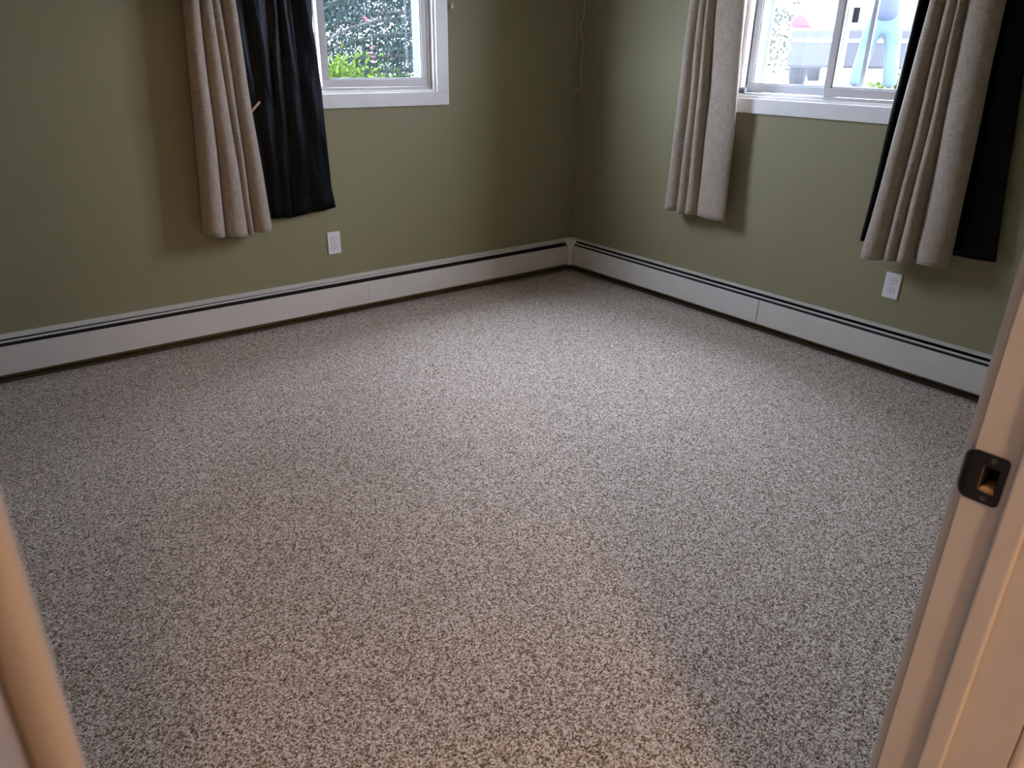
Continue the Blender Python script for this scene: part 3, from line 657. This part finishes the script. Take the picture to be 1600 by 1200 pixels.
# white house beyond the evergreen
hs = empty('neighbour_house', (3.5, 17.0, GZ), -0.35); tag(hs, 'white sided house beyond the evergreen tree', 'house')
hw = mat('white_siding', (0.75, 0.76, 0.76), 0.7); rf = mat('grey_shingle', (0.10, 0.10, 0.105), 0.9); hg = mat('house_window_dark', (0.03, 0.035, 0.04), 0.1)
MB().box((-6, 0, 0), (6, 7, 2.7)).build('wall', hw, hs)
for k in range(16):
    MB().box((-6.02, -0.018, 0.05 + k*0.165), (6.02, 0.0, 0.05 + k*0.165 + 0.155)).build('siding_board', hw, hs, bevel=0.004)
MB().prism([(-0.5, 2.62), (3.5, 4.4), (7.5, 2.62), (7.5, 2.8), (3.5, 4.6), (-0.5, 2.8)], lambda y, z: (-6.4, y, z), lambda y, z: (6.4, y, z)).build('roof', rf, hs)
for x in (-4.2, -1.2, 2.4):
    f = MB().box((x, -0.06, 0.9), (x + 1.3, -0.01, 0.98)).box((x, -0.06, 2.1), (x + 1.3, -0.01, 2.18)).box((x, -0.06, 0.98), (x + 0.08, -0.01, 2.1)).box((x + 1.22, -0.06, 0.98), (x + 1.3, -0.01, 2.1)).build('window', hw, hs)
    MB().box((x + 0.08, -0.035, 0.98), (x + 1.22, -0.02, 2.1)).build('pane', hg, f)

# cars: rear at x = 0 looking towards -x, nose at +x
tyre = mat('tyre_rubber', (0.015, 0.015, 0.016), 0.85); rimm = mat('alloy_rim', (0.45, 0.45, 0.46), 0.35, Metallic=0.8)
cglass = mat('car_glass', (0.02, 0.025, 0.03), 0.05); lightred = mat('tail_light_red', (0.22, 0.004, 0.010), 0.2); highlight_white = mat('highlight_paint', (0.85, 0.85, 0.86), 0.2)
platem = mat('licence_plate', (0.7, 0.7, 0.68), 0.5); lowp = mat('grey_bumper_plastic', (0.008, 0.008, 0.010), 0.7)
def car(loc, rz, paint, label, wd=1.86, ln=4.5, roof=1.66):
    t = empty('parked_car', loc, rz); tag(t, label, 'car'); h = wd/2
    belt = 0.98
    prof = [(0.06, 0.34), (0.0, 0.50), (0.0, 0.80), (0.04, belt), (1.0, belt + 0.02), (3.0, belt), (3.9, 0.90), (4.40, 0.78), (ln, 0.60), (ln - 0.04, 0.34)]
    secs = [(-h, 0.10), (-h + 0.05, 0.02), (-h + 0.12, 0), (h - 0.12, 0), (h - 0.05, 0.02), (h, 0.10)]
    b = MB(); n = len(prof); vs = []
    for y, ins in secs:
        for x, z in prof: vs.append((min(max(x, ins), ln - ins*1.6), y, z - (ins*0.25 if z > 0.7 else -ins*0.2)))
    fs = [(i*n+k, i*n+(k+1) % n, (i+1)*n+(k+1) % n, (i+1)*n+k) for i in range(len(secs)-1) for k in range(n)]
    fs += [tuple(range(n-1, -1, -1)), tuple(range((len(secs)-1)*n, len(secs)*n))]
    b.add(vs, fs).build('body', paint, t, bevel=0.02)
    cab = [(0.08, belt - 0.02), (0.34, roof - 0.06), (0.55, roof), (2.05, roof), (2.35, roof - 0.06), (3.15, belt - 0.02)]
    b = MB(); m_ = len(cab); vs = []
    for sgn in (-1, 1):
        for x, z in cab: vs.append((x, sgn*(h - 0.06 - 0.20*(z - belt)/(roof - belt)), z))
    b.add(vs, [tuple(range(m_-1, -1, -1)), tuple(range(m_, 2*m_))] + [(k, (k+1) % m_, m_+(k+1) % m_, m_+k) for k in range(m_)]).build('cabin', paint, t, bevel=0.03)
    def pl(x0, z0, x1, z1, w0, w1, nm, m):
        nx, nz = -(z1 - z0), (x1 - x0); q = math.hypot(nx, nz); nx, nz = nx/q*0.012, nz/q*0.012
        vs = [(x0+nx, -w0, z0+nz), (x0+nx, w0, z0+nz), (x1+nx, w1, z1+nz), (x1+nx, -w1, z1+nz)]; v2 = [(a-1.6*nx, b_, c-1.6*nz) for a, b_, c in vs]
        MB().add(vs+v2, [(0,1,2,3),(7,6,5,4),(0,4,5,1),(1,5,6,2),(2,6,7,3),(3,7,4,0)]).build(nm, m, t)
    pl(0.115, belt + 0.06, 0.315, roof - 0.12, h - 0.17, h - 0.30, 'rear_window', cglass)
    pl(3.06, belt + 0.03, 2.42, roof - 0.10, -(h - 0.15), -(h - 0.30), 'windscreen', cglass)
    for sgn in (-1, 1):
        q = MB(); ys0, ys1 = h - 0.06 - 0.02, h - 0.06 - 0.165
        for xa, xb, xc, xd in ((0.42, 1.30, 1.30, 0.55), (1.38, 2.80, 2.25, 1.38)):
            vs = [(xa, sgn*(ys0+0.006), belt+0.06), (xb, sgn*(ys0+0.006), belt+0.06), (xc, sgn*(ys1+0.006), roof-0.12), (xd, sgn*(ys1+0.006), roof-0.12)]
            v2 = [(a, b_ - sgn*0.02, c) for a, b_, c in vs]
            q.add(vs+v2, [(0,1,2,3),(7,6,5,4),(0,4,5,1),(1,5,6,2),(2,6,7,3),(3,7,4,0)])
        q.build('side_window', cglass, t)
        MB().prism([(0.66, 0.77), (0.93, 0.77), (0.93, 0.90), (0.80, 0.94), (0.72, 0.86)], lambda y, z: (-0.025, sgn*y*h/0.93, z), lambda y, z: (0.16, sgn*y*h/0.93, z)).build('tail_light', lightred, t, bevel=0.01)
        MB().cyl((1.0+0.1, sgn*h*0.99, belt+0.1), (1.0+0.1, sgn*h*0.97, belt+0.1), 0.02).build('fuel_cap', paint, t)
        MB().box((2.95, sgn*(h-0.05), belt+0.02), (3.08, sgn*(h+0.14), belt+0.16)).build('side_mirror', paint, t, bevel=0.02)
        for x in (0.85, 3.62):
            wh = MB().cyl((x, sgn*(h-0.21), 0.335), (x, sgn*(h+0.005), 0.335), 0.335, None, 28).build('wheel', tyre, t, bevel=0.03)
            MB().cyl((x, sgn*(h), 0.335), (x, sgn*(h+0.012), 0.335), 0.22, 0.20, 24).build('rim', rimm, wh)
    MB().box((-0.09, -h+0.02, 0.26), (0.10, h-0.02, 0.76)).build('bumper', lowp, t, bevel=0.04, segs=3)
    MB().box((-0.105, -h+0.06, 0.585), (-0.01, h-0.06, 0.625)).build('bumper_highlight', highlight_white, t, bevel=0.01)  # white bar painting the highlight along the bumper
    MB().box((-0.03, -0.26, 0.70), (0.01, 0.26, 0.85)).build('licence_plate', platem, t, bevel=0.004)
    return t
car((7.25, 2.32, GZ), math.radians(27), mat('silver_car_paint', (0.28, 0.29, 0.30), 0.25), 'parked car with red tail lights behind the standing person')
evergreen((9.6, 6.15, GZ), 5.0, 1.3, 60, 'thin leafed tree beyond the right window, left of the parked car', pale, 41, leaves=110, name='distant_tree', L=0.10, Wd=0.03)

# ------------------------------------------------------------------ person standing outside
def skinned(name, verts, edges, radii, m, parent, root=0, sub=2):
    me = bpy.data.meshes.new(name); me.from_pydata(verts, edges, []); o = bpy.data.objects.new(name, me); COL.objects.link(o); o.parent = parent
    sk = o.modifiers.new('skin', 'SKIN'); sk.use_smooth_shade = True
    for i, r in enumerate(radii):
        d = me.skin_vertices[0].data[i]; d.radius = r if isinstance(r, tuple) else (r, r); d.use_root = (i == root)
    s_ = o.modifiers.new('sub', 'SUBSURF'); s_.levels = sub; s_.render_levels = sub
    me.materials.append(m); return o
def person(loc, rz):
    """faces +x; left is +y; legs apart, one heel lifted, hands forward of the hips"""
    t = empty('person', loc, rz); tag(t, 'person in blue shirt and light jeans standing outside the right window', 'person')
    skin = mat('skin_tone', (0.50, 0.32, 0.24), 0.5); denim = mat('light_denim', (0.018, 0.036, 0.042), 0.85); shirt = mat('blue_shirt', (0.007, 0.011, 0.027), 0.85)
    shoe = mat('dark_shoe', (0.03, 0.03, 0.035), 0.6); hair = mat('brown_hair', (0.05, 0.03, 0.02), 0.7)
    P_ = [(0, 0, 0.95), (0.01, 0, 1.15), (0.0, 0, 1.36), (-0.01, 0, 1.46), (0.0, 0, 1.53), (0.02, 0, 1.62), (0.01, 0, 1.72)]
    E_ = [(i, i+1) for i in range(6)]; R_ = [(0.13, 0.11), (0.125, 0.10), (0.14, 0.10), (0.07, 0.06), 0.052, (0.075, 0.09), (0.065, 0.08)]
    for sg in (1, -1):
        n = len(P_)
        P_ += [(0, sg*0.17, 1.40), (-0.02, sg*0.24, 1.14), (0.16, sg*0.19, 1.16), (0.23, sg*0.17, 1.18), (0.275, sg*0.16, 1.19)]
        R_ += [0.058, 0.046, 0.034, 0.030, (0.036, 0.020)]
        E_ += [(2, n), (n, n+1), (n+1, n+2), (n+2, n+3), (n+3, n+4)]
        hx = n + 4
        for k, (dy, ln_) in enumerate(((0.026, 0.070), (0.009, 0.080), (-0.009, 0.074), (-0.026, 0.058))):
            q = len(P_); P_ += [(0.315, sg*(0.16+dy), 1.195), (0.315+ln_*0.55, sg*(0.16+dy), 1.185), (0.315+ln_*0.75, sg*(0.158+dy), 1.155)]; R_ += [0.010, 0.009, 0.008]
            E_ += [(hx, q), (q, q+1), (q+1, q+2)]
        q = len(P_); P_ += [(0.27, sg*0.125, 1.20), (0.305, sg*0.11, 1.205)]; R_ += [0.012, 0.009]; E_ += [(n+3, q), (q, q+1)]
        n = len(P_)
        P_ += [(0, sg*0.095, 0.86), (0.03 if sg > 0 else 0.02, sg*(0.135), 0.50), (-0.05 if sg > 0 else 0.01, sg*(0.19), 0.10), (0.08, sg*0.21, 0.05)]
        R_ += [0.085, 0.058, 0.040, (0.035, 0.028)]; E_ += [(0, n), (n, n+1), (n+1, n+2), (n+2, n+3)]
    skinned('body', P_, E_, R_, skin, t)
    jp = [(0, 0, 0.97), (0, 0, 0.80)]; je = [(0, 1)]; jr = [(0.165, 0.135), (0.17, 0.14)]
    for sg in (1, -1):
        n = len(jp)
        jp += [(0, sg*0.100, 0.70), (0.02, sg*0.122, 0.60), (0.035 if sg > 0 else 0.025, sg*0.140, 0.48), (-0.02, sg*0.17, 0.26), (-0.04 if sg > 0 else 0.01, sg*0.192, 0.075)]
        jr += [0.115, 0.105, 0.092, 0.090, 0.086]; je += [(1, n)] + [(n+i, n+i+1) for i in range(4)]
    skinned('jeans', jp, je, jr, denim, t)
    sp_ = [(0, 0, 0.74), (0.0, 0, 0.95), (0.01, 0, 1.15), (0, 0, 1.36), (-0.01, 0, 1.45)]; se = [(i, i+1) for i in range(4)]; sr = [(0.225, 0.19), (0.20, 0.165), (0.165, 0.135), (0.17, 0.13), (0.075, 0.07)]
    for sg in (1, -1):
        n = len(sp_); sp_ += [(0, sg*0.18, 1.40), (-0.01, sg*0.225, 1.26), (-0.015, sg*0.24, 1.16)]; sr += [0.078, 0.068, 0.066]; se += [(3, n), (n, n+1), (n+1, n+2)]
    skinned('shirt', sp_, se, sr, shirt, t)
    for sg in (1, -1):
        x = -0.05 if sg > 0 else 0.0
        skinned('shoe', [(x - 0.04, sg*0.195, 0.05), (x + 0.06, sg*0.205, 0.048), (x + 0.17, sg*0.215, 0.036), (x + 0.215, sg*0.218, 0.030)], [(0, 1), (1, 2), (2, 3)], [(0.045, 0.05), (0.046, 0.048), (0.044, 0.036), (0.034, 0.028)], shoe, t)
    hd = MB()
    for iv in range(9):
        for iu in range(16):
            th_, ph_ = math.pi*iv/8*0.62, 2*math.pi*iu/16
            hd.v.append((0.005 + 0.098*math.sin(th_)*math.cos(ph_) - (0.012 if math.cos(ph_) > 0.3 else 0), 0.085*math.sin(th_)*math.sin(ph_), 1.675 + 0.125*math.cos(th_) + (0.05 if math.cos(ph_) > 0.45 and iv > 5 else 0)))
    hd.f = [(i*16+k, i*16+(k+1) % 16, (i+1)*16+(k+1) % 16, (i+1)*16+k) for i in range(8) for k in range(16)]
    hd.build('hair', hair, t, smooth=True)
    fc = MB()
    fc.cyl((0.10, 0, 1.625), (0.125, 0, 1.615), 0.010, 0.014, 8); fc.build('nose', skin, t, smooth=True)
    for sg in (1, -1):
        MB().lathe([(0.002, -0.007), (0.010, 0), (0.002, 0.007)], (0.092, sg*0.032, 1.65), 10).build('eye', mat('eye_dark', (0.02, 0.015, 0.01), 0.2), t)
        MB().lathe([(0.004, -0.03), (0.013, 0), (0.005, 0.03)], (0.01, sg*0.082, 1.63), 10).build('ear', skin, t, smooth=True)
    MB().box((0.088, -0.026, 1.573), (0.100, 0.026, 1.580)).build('mouth', mat('lips', (0.35, 0.12, 0.10), 0.5), t, bevel=0.003)
person((5.95, 1.35, GZ + 0.005), math.radians(28))
